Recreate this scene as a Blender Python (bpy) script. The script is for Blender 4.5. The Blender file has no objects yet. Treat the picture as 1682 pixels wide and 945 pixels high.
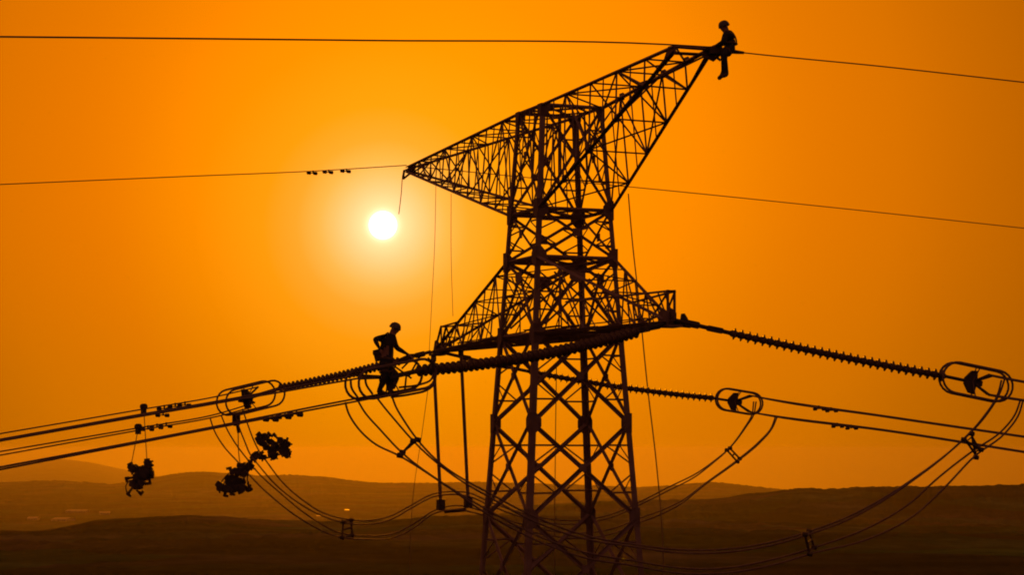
import bpy, math, random
import numpy as np
from mathutils import Vector, Matrix, Quaternion
random.seed(7)
rng = np.random.default_rng(11)
sc = bpy.context.scene
COL = sc.collection
R = math.radians

# ------------------------------------------------------------------ camera
FPX, CX, CY, PITCH = 3504.5, 841.0, 472.5, 0.0756
EYE = Vector((0, 0, 27.0))
cam = bpy.data.cameras.new('camera')
co = bpy.data.objects.new('camera', cam)
COL.objects.link(co)
co.location = EYE
co.rotation_euler = (math.pi / 2 + PITCH, 0, 0)
cam.sensor_width = 36
cam.lens = FPX * 36 / 1682
cam.clip_start = 0.5
cam.clip_end = 90000
sc.camera = co
FW = Vector((0, math.cos(PITCH), math.sin(PITCH)))
UPV = Vector((0, -math.sin(PITCH), math.cos(PITCH)))


def ray(px, py):
    return FW + Vector((1, 0, 0)) * ((px - CX) / FPX) + UPV * ((CY - py) / FPX)


def onplane(px, py, P0, d, off=0.0):
    """point of a vertical plane (through P0 along horizontal d, moved off metres along its normal) seen at a photo position"""
    n = Vector((-d[1], d[0], 0)).normalized()
    r = ray(px, py)
    t = ((P0 + n * off) - EYE).dot(n) / r.dot(n)
    return EYE + r * t


def atdepth(px, py, y):
    r = ray(px, py)
    return EYE + r * (y / r.y)


# ------------------------------------------------------------------ materials
def newmat(name):
    m = bpy.data.materials.new(name)
    m.use_nodes = True
    nt = m.node_tree
    b = nt.nodes['Principled BSDF']
    return m, nt, b


def noisy(name, c1, c2, rough, metal=0.0, scale=3.0, bump=0.0, spec=0.5):
    m, nt, b = newmat(name)
    tc = nt.nodes.new('ShaderNodeTexCoord')
    nz = nt.nodes.new('ShaderNodeTexNoise')
    nz.inputs['Scale'].default_value = scale
    nz.inputs['Detail'].default_value = 6
    nt.links.new(tc.outputs['Object'], nz.inputs['Vector'])
    rp = nt.nodes.new('ShaderNodeValToRGB')
    rp.color_ramp.elements[0].position = 0.35
    rp.color_ramp.elements[1].position = 0.65
    rp.color_ramp.elements[0].color = (*c1, 1)
    rp.color_ramp.elements[1].color = (*c2, 1)
    nt.links.new(nz.outputs['Fac'], rp.inputs['Fac'])
    nt.links.new(rp.outputs['Color'], b.inputs['Base Color'])
    b.inputs['Roughness'].default_value = rough
    b.inputs['Metallic'].default_value = metal
    b.inputs['Specular IOR Level'].default_value = spec
    if bump:
        bp = nt.nodes.new('ShaderNodeBump')
        bp.inputs['Strength'].default_value = bump
        nt.links.new(nz.outputs['Fac'], bp.inputs['Height'])
        nt.links.new(bp.outputs['Normal'], b.inputs['Normal'])
    return m


M = {
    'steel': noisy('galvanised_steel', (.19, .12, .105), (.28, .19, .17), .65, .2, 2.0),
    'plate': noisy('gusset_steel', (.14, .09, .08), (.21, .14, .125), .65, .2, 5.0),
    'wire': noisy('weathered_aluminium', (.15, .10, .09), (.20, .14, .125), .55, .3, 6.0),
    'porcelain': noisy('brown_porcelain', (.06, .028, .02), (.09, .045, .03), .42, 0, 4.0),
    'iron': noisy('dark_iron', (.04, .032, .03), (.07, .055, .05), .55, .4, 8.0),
    'rope': noisy('hemp_rope', (.2, .14, .08), (.28, .2, .12), .9, 0, 20.0),
    'cloth': noisy('dark_workwear', (.025, .03, .04), (.045, .05, .06), .9, 0, 9.0, .2, .1),
    'skin': noisy('skin', (.25, .13, .09), (.33, .18, .12), .6, 0, 15.0),
    'helmet': noisy('helmet_plastic', (.05, .05, .06), (.07, .07, .08), .4, 0, 3.0),
    'strap': noisy('harness_webbing', (.10, .06, .03), (.15, .09, .05), .8, 0, 30.0),
    'leather': noisy('tool_leather', (.05, .03, .02), (.08, .05, .03), .8, 0, 12.0),
    'wall': noisy('whitewashed_wall', (.25, .22, .19), (.35, .31, .27), .85, 0, .3),
    'dullroof': noisy('worn_roof', (.3, .24, .18), (.42, .34, .26), .5, .4, .2),
    'metalroof': noisy('sheet_metal_roof', (.36, .33, .3), (.48, .45, .42), .34, .9, .2),
}


# ------------------------------------------------------------------ mesh builder
class MB:
    def __init__(s):
        s.v = []
        s.f = []

    def add(s, vs, fs):
        n = len(s.v)
        s.v += [tuple(p) for p in vs]
        s.f += [tuple(i + n for i in f) for f in fs]
        return s

    def prism(s, a, b, prof, xa, ya):
        """extrude a closed 2-D profile from a to b, the profile axes being xa, ya"""
        k = len(prof)
        vs = [a + xa * p[0] + ya * p[1] for p in prof] + [b + xa * p[0] + ya * p[1] for p in prof]
        fs = [(i, (i + 1) % k, k + (i + 1) % k, k + i) for i in range(k)]
        fs += [tuple(range(k - 1, -1, -1)), tuple(range(k, 2 * k))]
        return s.add(vs, fs)

    def angle(s, a, b, w, t=None, ref=None):
        """an L-section member; its corner runs along a-b and its flanges point along ref"""
        a = Vector(a); b = Vector(b)
        d = (b - a).normalized()
        ref = Vector(ref) if ref is not None else Vector((0.31, 0.77, 0.4))
        x = ref - d * ref.dot(d)
        if x.length < 1e-4:
            x = d.orthogonal()
        x.normalize()
        y = d.cross(x)
        x, y = (x + y).normalized(), (x - y).normalized()
        t = t or w * .13
        c = w * .3
        prof = [(-c, -c), (w - c, -c), (w - c, t - c), (t - c, t - c), (t - c, w - c), (-c, w - c)]
        return s.prism(a, b, prof, x, y)

    def tube(s, pts, r, k=6, closed=False, caps=True):
        pts = [Vector(p) for p in pts]
        n = len(pts)
        rr = r if isinstance(r, (list, tuple)) else [r] * n
        vs = []
        x = None
        for i in range(n):
            if closed:
                d = pts[(i + 1) % n] - pts[i - 1]
            else:
                d = pts[min(i + 1, n - 1)] - pts[max(i - 1, 0)]
            d.normalize()
            if x is None:
                x = d.orthogonal().normalized()
            else:
                x = x - d * x.dot(d)
                x = x.normalized() if x.length > 1e-6 else d.orthogonal().normalized()
            y = d.cross(x)
            for j in range(k):
                a = 2 * math.pi * j / k
                vs.append(pts[i] + (x * math.cos(a) + y * math.sin(a)) * rr[i])
        fs = []
        m = n if closed else n - 1
        for i in range(m):
            for j in range(k):
                i2 = (i + 1) % n
                fs.append((i * k + j, i * k + (j + 1) % k, i2 * k + (j + 1) % k, i2 * k + j))
        if not closed and caps:
            fs.append(tuple(range(k - 1, -1, -1)))
            fs.append(tuple((n - 1) * k + j for j in range(k)))
        return s.add(vs, fs)

    def lathe(s, a, d, prof, k=14):
        """revolve (distance, radius) pairs about the axis from a along d"""
        a = Vector(a); d = Vector(d).normalized()
        x = d.orthogonal().normalized(); y = d.cross(x)
        vs = []
        for t, r in prof:
            for j in range(k):
                g = 2 * math.pi * j / k
                vs.append(a + d * t + (x * math.cos(g) + y * math.sin(g)) * r)
        fs = []
        for i in range(len(prof) - 1):
            for j in range(k):
                fs.append((i * k + j, i * k + (j + 1) % k, (i + 1) * k + (j + 1) % k, (i + 1) * k + j))
        fs.append(tuple(range(k - 1, -1, -1)))
        fs.append(tuple((len(prof) - 1) * k + j for j in range(k)))
        return s.add(vs, fs)

    def plate(s, c, x, y, prof, t):
        """a flat plate of the given outline in the plane x, y, t thick"""
        c = Vector(c); x = Vector(x).normalized(); y = Vector(y).normalized()
        n = x.cross(y).normalized()
        return s.prism(c - n * t / 2, c + n * t / 2, prof, x, y)

    def box(s, c, x, y, z, sx, sy, sz, bev=0.0):
        c = Vector(c); x = Vector(x).normalized(); y = Vector(y).normalized(); z = Vector(z).normalized()
        b = min(bev, sx * .45, sy * .45)
        hx, hy = sx / 2, sy / 2
        if b > 0:
            pr = [(-hx + b, -hy), (hx - b, -hy), (hx, -hy + b), (hx, hy - b), (hx - b, hy), (-hx + b, hy), (-hx, hy - b), (-hx, -hy + b)]
        else:
            pr = [(-hx, -hy), (hx, -hy), (hx, hy), (-hx, hy)]
        return s.prism(c - z * sz / 2, c + z * sz / 2, pr, x, y)


ORIG = {}


def link(o, origin, parent):
    COL.objects.link(o)
    origin = Vector(origin)
    ORIG[o.name] = origin
    if parent is not None:
        o.parent = parent
        o.location = origin - ORIG[parent.name]
    else:
        o.location = origin


def obj(name, mb, mat, parent=None, origin=None, smooth=False):
    if origin is None:
        origin = ORIG[parent.name] if parent is not None else Vector(mb.v[0])
    origin = Vector(origin)
    me = bpy.data.meshes.new(name)
    me.from_pydata([Vector(p) - origin for p in mb.v], [], mb.f)
    me.materials.append(M[mat] if isinstance(mat, str) else mat)
    if smooth:
        me.polygons.foreach_set('use_smooth', [True] * len(me.polygons))
    me.update()
    o = bpy.data.objects.new(name, me)
    link(o, origin, parent)
    return o


def thing(name, loc):
    o = bpy.data.objects.new(name, None)
    o.empty_display_size = .3
    link(o, loc, None)
    return o


def tag(o, label, cat, group=None):
    o['label'] = label
    o['category'] = cat
    if group:
        o['group'] = group
    return o


def smoothpath(pts, n=8):
    pts = [Vector(p) for p in pts]
    out = []
    for i in range(len(pts) - 1):
        p0 = pts[i - 1] if i > 0 else pts[i] * 2 - pts[i + 1]
        p1, p2 = pts[i], pts[i + 1]
        p3 = pts[i + 2] if i + 2 < len(pts) else pts[i + 1] * 2 - pts[i]
        # centripetal-like tangents keep uneven spacing smooth
        d01 = max((p1 - p0).length, 1e-5); d12 = max((p2 - p1).length, 1e-5); d23 = max((p3 - p2).length, 1e-5)
        m1 = ((p1 - p0) / d01 * d12 + (p2 - p1) / d12 * d01) / (d01 + d12) * d12
        m2 = ((p2 - p1) / d12 * d23 + (p3 - p2) / d23 * d12) / (d12 + d23) * d12
        for k in range(n):
            t = k / n
            h00 = 2 * t**3 - 3 * t**2 + 1; h10 = t**3 - 2 * t**2 + t
            h01 = -2 * t**3 + 3 * t**2; h11 = t**3 - t**2
            out.append(p1 * h00 + m1 * h10 + p2 * h01 + m2 * h11)
    out.append(pts[-1])
    return out


# ------------------------------------------------------------------ tower frame
S = 55.0 / 45.0
TC = Vector((1.013 * S, 55.0, 0))
AL = 1.193
U = Vector((math.cos(AL), -math.sin(AL), 0))     # along the cross-arms, to the near right
WD = Vector((math.sin(AL), math.cos(AL), 0))     # along the line, to the far right
EZ = EYE.z
Z = Vector((0, 0, 1))


def T(u, w, z):
    return TC + U * u + WD * w + Vector((0, 0, EZ + z))


# height above the eye -> half width of the body
HW = [(-27.0, 3.05), (-14, 2.30), (-7.6, 1.86), (-4.4, 1.655), (-1.73, 1.478), (.656, 1.33), (2.90, 1.185), (4.86, 1.074), (6.10, .998), (8.78, .826)]


def hw(z):
    return float(np.interp(z, [a for a, b in HW], [b for a, b in HW]))


CORN = [(-1, -1), (1, -1), (1, 1), (-1, 1)]      # left, front, right, back


def corner(i, z):
    su, sw = CORN[i % 4]
    h = hw(z)
    return T(su * h, sw * h, z)


root = thing('transmission_tower', TC)
tag(root, 'tall lattice steel pylon with two crossarms standing in silhouette against the orange sky', 'pylon')
PANELS = [-27, -20.5, -14, -10.5, -7.6, -4.4, -1.73, .656, 2.90, 4.86, 6.10, 8.78]

inward = [(-(U * a + WD * b)).normalized() for a, b in CORN]
for i in range(4):
    mb = MB()
    zs = [-27, 2.9, 8.78]
    for a, b in zip(zs, zs[1:]):
        mb.angle(corner(i, a), corner(i, b), .15 if a < 0 else .12, .022, inward[i])
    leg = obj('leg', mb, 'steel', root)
    for z in PANELS[4:]:
        big = .25 if z in (4.86, 2.90, .656, -1.73, 6.10) else .16
        if z == 4.86: big = .25
        for j in (1, -1):
            o2 = corner(i + j, z)
            c = corner(i, z)
            x = (o2 - c).normalized()
            n = x.cross(Z).normalized()
            g = MB()
            pr = [(-.06, -big), (.10, -big), (big * .95, -.10), (big * .95, .10), (.10, big), (-.06, big)]
            mid = (corner(0, z) + corner(2, z)) / 2
            sgn = 1 if (c + x * .1 - mid).dot(n) > 0 else -1
            if z == 8.78:
                pr = [(-.06, -.3), (.10, -.3), (.2, -.10), (.2, .03), (-.06, .03)]
            g.plate(c + n * sgn * .055, x, Z, pr, .014)
            obj('gusset_plate', g, 'plate', leg)

# panel bracing, face by face
for a, b in zip(PANELS, PANELS[1:]):
    for i in range(4):
        p0, p1 = corner(i, a), corner(i + 1, a)
        q0, q1 = corner(i, b), corner(i + 1, b)
        n = (p1 - p0).cross(Z).normalized()
        mid = (corner(0, a) + corner(2, a)) / 2
        if (p0 + p1 - mid * 2).dot(n) < 0:
            n = -n
        wmain = .088 if a < 4 else .06
        mb = MB(); rds = (MB(), MB(), MB())
        if (a, b) == (2.90, 4.86):
            # high-crossing diagonals under the waist
            zc = 4.42
            m_ = (corner(i, zc) + corner(i + 1, zc)) / 2
            for q in (q0, q1):
                mb.angle(q, m_, .075, None, n)
            for p in (p0, p1):
                mb.angle(m_, p + n * .01, .075, None, n)
            mb.plate(m_ + n * .05, (p1 - p0), Z, [(-.22, -.1), (-.1, -.2), (.1, -.2), (.22, -.1), (.22, .12), (-.22, .12)], .014)
            for f in (.3, .6):
                zz = 4.42 + (2.9 - 4.42) * f
                for k, c in ((i, p0), (i + 1, p1)):
                    rd = rds[k - i]
                    pt = m_ + (c - m_) * f
                    rd.angle(pt, corner(k, zz), .034, None, n)
                    rd.angle(pt, corner(k, zz + .55), .034, None, n)
            rd = rds[2]
            rd.angle(p0 + (q1 - p0) * .12, p0 + (q1 - p0) * .8, .04, None, n)
            rd.angle(p1 + (q0 - p1) * .12, p1 + (q0 - p1) * .8, .04, None, n)
        else:
            o_ = n * .03
            mb.angle(p0 + o_, q1 + o_, wmain, None, n)
            mb.angle(p1 - o_, q0 - o_, wmain, None, n)
            X = (p0 + p1 + q0 + q1) / 4
            wb, wt = (p1 - p0).length, (q1 - q0).length
            f = wb / (wb + wt)
            X = p0 + (q1 - p0) * f
            mb.plate(X + n * .06, (p1 - p0), Z, [(-.10, -.10), (.10, -.10), (.10, .10), (-.10, .10)], .012)
            for (c, k, zc) in ((p0, i, a), (p1, i + 1, a), (q0, i, b), (q1, i + 1, b)):
                h = X + (c - X) * .5
                rd = rds[k - i]
                zz = h.z - EZ
                rd.angle(h, corner(k, zz), .034, None, n)
                rd.angle(h, corner(k, zz + (.5 if zc == a else -.5) * (b - a) * .42), .03, None, n)
            if b - a > 2.5 and a > 5:
                rd = rds[2]
                rd.angle(X, (q0 + q1) / 2, .036, None, n)
                for s_ in (.3, .7):
                    lo, hi = p0 + (p1 - p0) * s_, q0 + (q1 - q0) * s_
                    rd.angle(hi, lo.lerp(hi, .31), .036, None, n)
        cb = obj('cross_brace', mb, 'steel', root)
        for rd in rds:
            if rd.v:
                obj('redundant_bracing', rd, 'steel', cb)
for z in PANELS[4:]:
    mb = MB()
    big = z in (2.90, 4.86, 6.10, 8.78)
    if not big and z > -2 and z != 2.9:
        wd = .05
    for i in range(4):
        if not big:
            continue
        mb.angle(corner(i, z), corner(i + 1, z), .07, None, inward[i])
        m1 = (corner(i, z) + corner(i + 1, z)) / 2
        m2 = (corner(i + 1, z) + corner(i + 2, z)) / 2
        mb.angle(m1, m2, .05, None, Z)
    if big:
        mb.angle(corner(0, z) + Z * .03, corner(2, z) + Z * .03, .06, None, Z)
        mb.angle(corner(1, z) - Z * .03, corner(3, z) - Z * .03, .06, None, Z)
        obj('diaphragm', mb, 'steel', root)


def lace(mb, A, B, n, w, post=True, flip=0, ref=None):
    """zig-zag lacing between two chords given as point functions of 0..1"""
    for k in range(n):
        t0, t1 = k / n, (k + 1) / n
        if (k + flip) % 2:
            mb.angle(A(t0), B(t1), w, None, ref)
        else:
            mb.angle(B(t0), A(t1), w, None, ref)
        if post and k:
            mb.angle(A(t0), B(t0), w, None, ref)


def seg(a, b):
    return lambda t: a + (b - a) * t


def crossarm(name, chords, widths, n, lw, tip=None):
    """chords: top near, top far, bottom near, bottom far, each (body point, tip point)"""
    tn, tf, bn, bf = [seg(*c) for c in chords]
    mb = MB()
    for c, w in zip(chords, widths):
        mb.angle(c[0], c[1], w, None, (0, 0, -1))
    arm = obj(name, mb, 'steel', root)
    for nm, A, B, fl in (('top_lacing', tn, tf, 0), ('bottom_lacing', bn, bf, 1), ('side_lacing', tn, bn, 0), ('side_lacing', tf, bf, 0)):
        m = MB()
        lace(m, A, B, n, lw, True, fl, WD if nm == 'side_lacing' else Z)
        if nm == 'side_lacing':
            for k in range(n - 1):            # thin sub-struts splitting each bay
                t0, t1 = k / n, (k + 1) / n
                a = A(t0).lerp(B(t1), .5) if k % 2 else B(t0).lerp(A(t1), .5)
                m.angle(a, B((t0 + t1) / 2), lw * .75, None, WD)
                m.angle(a, A((t0 + t1) / 2), lw * .75, None, WD)
        obj(nm, m, 'steel', arm)
    for k in range(1, n, 2 if n > 6 else 1):
        m = MB()
        t = k / n
        m.angle(tn(t), bf(t), lw * .75, None, U)
        m.angle(tf(t), bn(t), lw * .75, None, U)
        obj('cross_frame', m, 'steel', arm)
    return arm


zT, z1 = 8.78, 6.10
hT, h1 = hw(zT), hw(z1)
# upper arm, near right side: a short cross-bar closes its tip
TA, TB = T(9.18, -1.16, zT), T(9.18, -.31, zT)
arm = crossarm('upper_crossarm',
         [(T(hT, -hT, zT), TA), (T(hT, hT, zT), TB), (T(h1, -h1, z1), TA - Z * .10), (T(h1, h1, z1), TB - Z * .12)],
         (.085, .095, .085, .07), 5, .045)
mb = MB()
mb.angle(TA, TB + (TB - TA) * .16, .10, None, (0, 0, -1))
mb.angle(TA - Z * .16, TB - Z * .14, .08, None, (0, 0, 1))
mb.plate(TB + (TB - TA).normalized() * .05 - Z * .08, WD, Z, [(-.22, -.10), (.05, -.2), (.22, -.06), (.24, .10), (-.18, .12)], .03)
mb.plate(TA + U * .01 - Z * .08, U, Z, [(-.5, -.10), (.04, -.10), (.04, .10), (-.3, .12)], .03)
obj('tip_plate', mb, 'plate', arm)
# gussets along the near arm, where the photo shows dark nodes
for t in (.2, .4, .6, .8):
    for c in ((T(hT, hT, zT), TB), (T(h1, -h1, z1), TA - Z * .1)):
        mb = MB()
        mb.plate(c[0].lerp(c[1], t) + WD * .03, U, Z, [(-.16, -.08), (.16, -.08), (.2, .05), (.1, .12), (-.12, .12)], .014)
        obj('gusset_plate', mb, 'plate', arm)
# upper arm, far left side: a point
TL = T(-12.05, 0, zT)
arm = crossarm('upper_crossarm',
         [(T(-hT, -hT, zT), T(-12.0, -.1, zT)), (T(-hT, hT, zT), T(-12.0, .1, zT)), (T(-h1, -h1, z1), T(-12.0, -.1, zT - .14)), (T(-h1, h1, z1), T(-12.0, .1, zT - .14))],
         (.09, .085, .085, .085), 8, .044)
mb = MB()
mb.plate(TL - Z * .06, U, Z, [(-.10, -.1), (.35, -.16), (.6, .0), (.5, .1), (-.10, .07)], .05)
mb.tube([TL - Z * .05, TL - U * .1 - WD * .14 - Z * .10, TL - U * .12 - WD * .17 - Z * .36], .04)
mb.tube([TL - U * .12 - WD * .17 - Z * .36, TL + WD * .18 - Z * .06], .035)
obj('tip_plate', mb, 'plate', arm)

# lower arms: a flat box chord truss, hung from the waist by raking struts
zb, zlt, z2 = 2.90, 3.62, 4.86


def lower_arm(sgn, tip, endw, n, tops):
    h0, h2 = hw(zb) * sgn, hw(z2) * sgn
    ttop = tip if sgn > 0 else tip + .62
    H0, H2 = abs(h0), abs(h2)
    mb = MB()
    chord = {}
    rake = {}
    for s_ in (-1, 1):
        chord[s_] = seg(T(h0, H0 * s_, zb), T(tip, endw * s_, zb))
        rake[s_] = seg(T(h2, H2 * s_, z2), T(tip - .22 * sgn, endw * s_, zb + .1))
        mb.angle(chord[s_](0), chord[s_](1), .10, None, (0, 0, 1))
        mb.angle(rake[s_](0), rake[s_](1), .08, None, (0, 0, -1))
    arm = obj('lower_crossarm', mb, 'steel', root)
    for s_ in (-1, 1):                       # hangers from the rake down to the arm chord
        sl = MB()
        A, B = rake[s_], chord[s_]
        for k in range(n):
            t0, t1 = k / n * .96, (k + 1) / n * .96
            if k:
                sl.angle(A(t0), B(t0), .042, None, WD)
                sl.angle(A(t0).lerp(B(t0), .5), B((t0 + t1) / 2), .03, None, WD)
            if k % 2:
                sl.angle(A(t0), B(t1), .042, None, WD)
            else:
                sl.angle(B(t0), A(t1), .042, None, WD)
        obj('side_lacing', sl, 'steel', arm)
    for nm, C, fl, w in (('top_lacing', rake, 0, .04), ('bottom_lacing', chord, 1, .06)):
        m = MB(); lace(m, C[-1], C[1], n, w, True, fl, Z)
        obj(nm, m, 'steel', arm)
    mb = MB()
    for s_ in (-1, 1):
        mb.angle(T(tip, endw * s_, zb - .06), T(ttop, endw * s_, zlt + .03), .052, None, -U * sgn)
        mb.angle(T(ttop, endw * s_, zlt), T(tip - tops * sgn, (endw + (H2 - endw) * tops / (abs(tip) - H2)) * s_, zlt), .06, None, (0, 0, -1))
        mb.angle(T(ttop, endw * s_, zlt), T(tip - .9 * sgn, (endw + .1) * s_, zb), .05, None, WD)
        mb.angle(T(tip - .55 * sgn, endw * s_, zlt), T(tip, endw * s_, zb), .04, None, WD)
        mb.plate(T(tip - .25 * sgn, (endw + .02) * s_, zb + .12), U, Z, [(-.3, -.2), (.28, -.2), (.28, .1), (.05, .22), (-.12, .2)], .02)
    mb.angle(T(ttop, -endw, zlt), T(ttop, endw, zlt), .06, None, Z)
    mb.angle(T(tip, -endw, zb), T(tip, endw, zb), .12, None, Z)
    mb.box(T(tip - .05 * sgn, 0, zb - .09), U, WD, Z, .5, endw * 2 + .2, .06)
    obj('end_frame', mb, 'plate', arm)
    g = MB()
    for q in (-.4, .4):
        g.angle(T(h0, H0 * q, zb + .02), T(tip, endw * q, zb + .02), .042, None, Z)
        g.angle(T(h0, H0 * q, zb + .17), T(tip * .8, endw * q, zb + .17), .035, None, Z)
    obj('bottom_stringer', g, 'steel', arm)


lower_arm(1, 6.57, .085, 5, 4.2)
lower_arm(-1, -9.47, .08, 7, 2.95)
# central bottom stringers through the body
mb = MB()
for s_ in (-.5, 0, .5):
    mb.angle(T(-1.2, s_, zb - .03), T(1.2, s_, zb - .03), .09, None, Z)
    mb.angle(T(-1.2, s_, zb + .20), T(1.2, s_, zb + .20), .06, None, Z)
obj('arm_cradle', mb, 'steel', root)
# concrete footings
for i in range(4):
    c = corner(i, -27)
    mb = MB()
    mb.box(Vector((c.x, c.y, -.1)), U, WD, Z, 1.1, 1.1, .9, .12)
    obj('footing', mb, noisy('concrete', (.3, .29, .27), (.4, .38, .35), .9, 0, 4.0, .3) if i == 0 else bpy.data.materials['concrete'], root)

# ------------------------------------------------------------------ line directions
PR, PL = T(6.57, 0, zb), T(-9.47, 0, zb)
LDIR = Vector((-.8387, -.5446, 0)).normalized()
RDIR = Vector((math.cos(R(8)), math.sin(R(8)), 0))


# ------------------------------------------------------------------ insulator strings
def disc_mesh():
    mb = MB()
    prof = [(-.085, .055), (-.075, .078), (-.03, .082), (-.014, .088), (-.006, .136), (0, .142), (.005, .138), (.007, .11), (.012, .1), (.016, .088), (.04, .08), (.085, .055)]
    mb.lathe((0, 0, 0), (0, 0, 1), prof, 14)
    me = bpy.data.meshes.new('insulator_disc')
    me.from_pydata(mb.v, [], mb.f)
    me.materials.append(M['porcelain'])
    me.polygons.foreach_set('use_smooth', [True] * len(me.polygons))
    return me


DISC = disc_mesh()


def stadium(c, x, y, L, H, k=10):
    r = H / 2
    pts = []
    for j in range(k + 1):
        a = -math.pi / 2 + math.pi * j / k
        pts.append(c + x * (L / 2 - r + r * math.cos(a)) + y * (r * math.sin(a)))
    for j in range(k + 1):
        a = math.pi / 2 + math.pi * j / k
        pts.append(c + x * (-L / 2 + r + r * math.cos(a)) + y * (r * math.sin(a)))
    return pts


def insulator_string(label, A, E, yoke, ring_c, link_len, double, ringL, ringH, ends, sag=.12, pitch=.19, kscale=1.0):
    """A: arm end; E: last disc; yoke: plate centre; ends: conductor starts"""
    A, E, yoke = Vector(A), Vector(E), Vector(yoke)
    rt = thing('insulator_string', A)
    tag(rt, label, 'insulator', 'insulator strings between the lower crossarm and the conductors')
    d = (E - A)
    L = d.length
    dh = d.normalized()
    side = dh.cross(Z).normalized()
    upp = side.cross(dh).normalized()

    def path(t):
        return A.lerp(E, t) - Z * sag * 4 * t * (1 - t)
    offs = (-.13, .13) if double else (0,)
    t0 = link_len / L
    mb = MB()
    mb.tube([A - dh * .12, path(t0 * .5), path(t0)], .05, 8)
    mb.box(path(t0 * .25), dh, upp, side, .34, .16, .06, .03)
    mb.box(path(t0 * .7), dh, upp, side, .40, .13, .09, .03)
    obj('link', mb, 'iron', rt)
    if double:
        mb = MB()
        mb.plate(path(t0), dh, side, [(-.1, -.08), (.06, -.27), (.12, -.27), (.12, .27), (.06, .27), (-.1, .08)], .03)
        obj('yoke_plate', mb, 'iron', rt)
    n = int((1 - t0) * L / (pitch * kscale))
    for of in offs:
        rod = MB()
        rod.tube([path(t0 + (1 - t0) * k / 8) + side * of for k in range(9)], .062, 8)
        rp = obj('core_rod', rod, 'iron', rt)
        for k in range(n):
            t = t0 + (1 - t0) * (k + .6) / n
            p = path(t) + side * of
            tan = (path(min(t + .01, 1)) - path(t - .01)).normalized()
            o = bpy.data.objects.new('insulator_disc', DISC)
            link(o, p, rt)
            o.rotation_mode = 'QUATERNION'
            o.rotation_quaternion = Z.rotation_difference(tan)
            o.scale = (kscale,) * 3
    # connection to the line-side yoke
    mb = MB()
    for of in offs:
        mb.tube([E + side * of, yoke - dh * .1 + side * of], .04, 8)
    mb.plate(yoke, dh, upp, [(-.20, -.07), (-.06, -.26), (.08, -.28), (.10, -.1), (.24, -.06), (.24, .06), (.10, .1), (.08, .28), (-.06, .26), (-.20, .07)], .09)
    if double:
        mb.plate(yoke, dh, side, [(-.12, -.27), (.12, -.22), (.12, .22), (-.12, .27)], .05)
    obj('yoke_plate', mb, 'iron', rt)
    for e in ends:
        m = MB()
        m.tube([yoke + (e - yoke) * .18, e], .032, 6)
        obj('clamp_link', m, 'iron', rt)
    for s_ in ((-.28, .28) if double else (-.13, .13)):
        m = MB()
        m.tube(stadium(ring_c + side * s_, dh, upp, ringL, ringH), .03, 6, True)
        m.tube([ring_c + side * s_ - upp * ringH * .49, yoke + side * s_ * .3, ring_c + side * s_ + upp * ringH * .49], .016, 5)
        obj('grading_ring', m, 'wire', rt)
    return rt


near_r = lambda px, py, off=0.0: onplane(px, py, PR, RDIR, off)
near_l = lambda px, py, off=0.0: onplane(px, py, PR, LDIR, off)
far_r = lambda px, py, off=0.0: onplane(px, py, PL, RDIR, off)
far_l = lambda px, py, off=0.0: onplane(px, py, PL, LDIR, off)

sub = (-.2, .2)


def wire_points(pts, ext, sagc=1 / 2400.0):
    """carry the traced run on beyond the frame with a gentle sag"""
    p = smoothpath(pts, 8)
    a, b = p[-4], p[-1]
    d = b - a
    dl = math.hypot(d.x, d.y)
    hx = Vector((d.x, d.y, 0)) / dl
    sl = d.z / dl
    steps = 24
    for k in range(1, steps + 1):
        s_ = ext * k / steps
        p.append(b + hx * s_ + Z * (sl * s_ + sagc * s_ * s_))
    return p


def conductor(name, label, pts, r, ext, group, cat='power line'):
    mb = MB()
    mb.tube(wire_points(pts, ext), r, 6)
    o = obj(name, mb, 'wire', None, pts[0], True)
    return tag(o, label, cat, group)


# ---- conductors -----------------------------------------------------
GL = 'conductors of the line'
# far phase, left
FLU = [[(424, 636), (355, 652), (233, 673), (0, 713)], [(420, 650), (355, 663.5), (233, 683.5), (0, 724)]]
FLL = [[(418, 662), (355, 681), (233, 702.5), (0, 742.5)], [(412, 670), (355, 685), (233, 706.5), (0, 748.5)]]
NLU = [[(585, 617), (355, 660), (233, 681), (0, 722.5)], [(588, 622), (355, 663), (233, 684), (0, 725)]]
NLL = [[(640, 645), (560, 660), (349, 702), (233, 724.5), (0, 768)], [(642, 649), (563, 664), (349, 704.5), (233, 727), (0, 772)]]
ends = {'fl': [], 'nl': [], 'fr': [], 'nr': []}
names = {
    'FLU': ('topmost', 'second from top'), 'FLL': ('third from top', 'fourth from top')}
for key, tr, lab in (('fl', FLU, ('uppermost thin conductor at the left edge, running to the smaller left ring', 'second conductor from the top at the left edge, just under the uppermost')),
                     ('fl', FLL, ('third conductor down at the left edge, upper one of a close pair', 'fourth conductor down at the left edge, lower one of a close pair')),
                     ):
    for q, l_, off in zip(tr, lab, sub):
        pts = [far_l(x, y, off) for x, y in q]
        ends[key].append(pts[0])
        conductor('conductor', l_, pts, .020, 90, GL)
for key, tr, lab in (('nl', NLU, ('conductor on the upper back side of the nearer left bundle, behind the stooping worker', 'conductor on the upper front side of the nearer left bundle, behind the stooping worker')),
                     ('nl', NLL, ('lowest thick conductor at the left edge that the stooping worker stands on', 'conductor hugging the lowest thick one under the stooping worker'))):
    for q, l_, off in zip(tr, lab, sub):
        pts = [near_l(x, y, off) for x, y in q]
        ends[key].append(pts[0])
        conductor('conductor', l_, pts, .020, 90, GL)
FRU = [[(1232, 650), (1260, 655), (1450, 683), (1682, 717)], [(1236, 651), (1264, 657), (1450, 685), (1682, 719)]]
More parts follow.
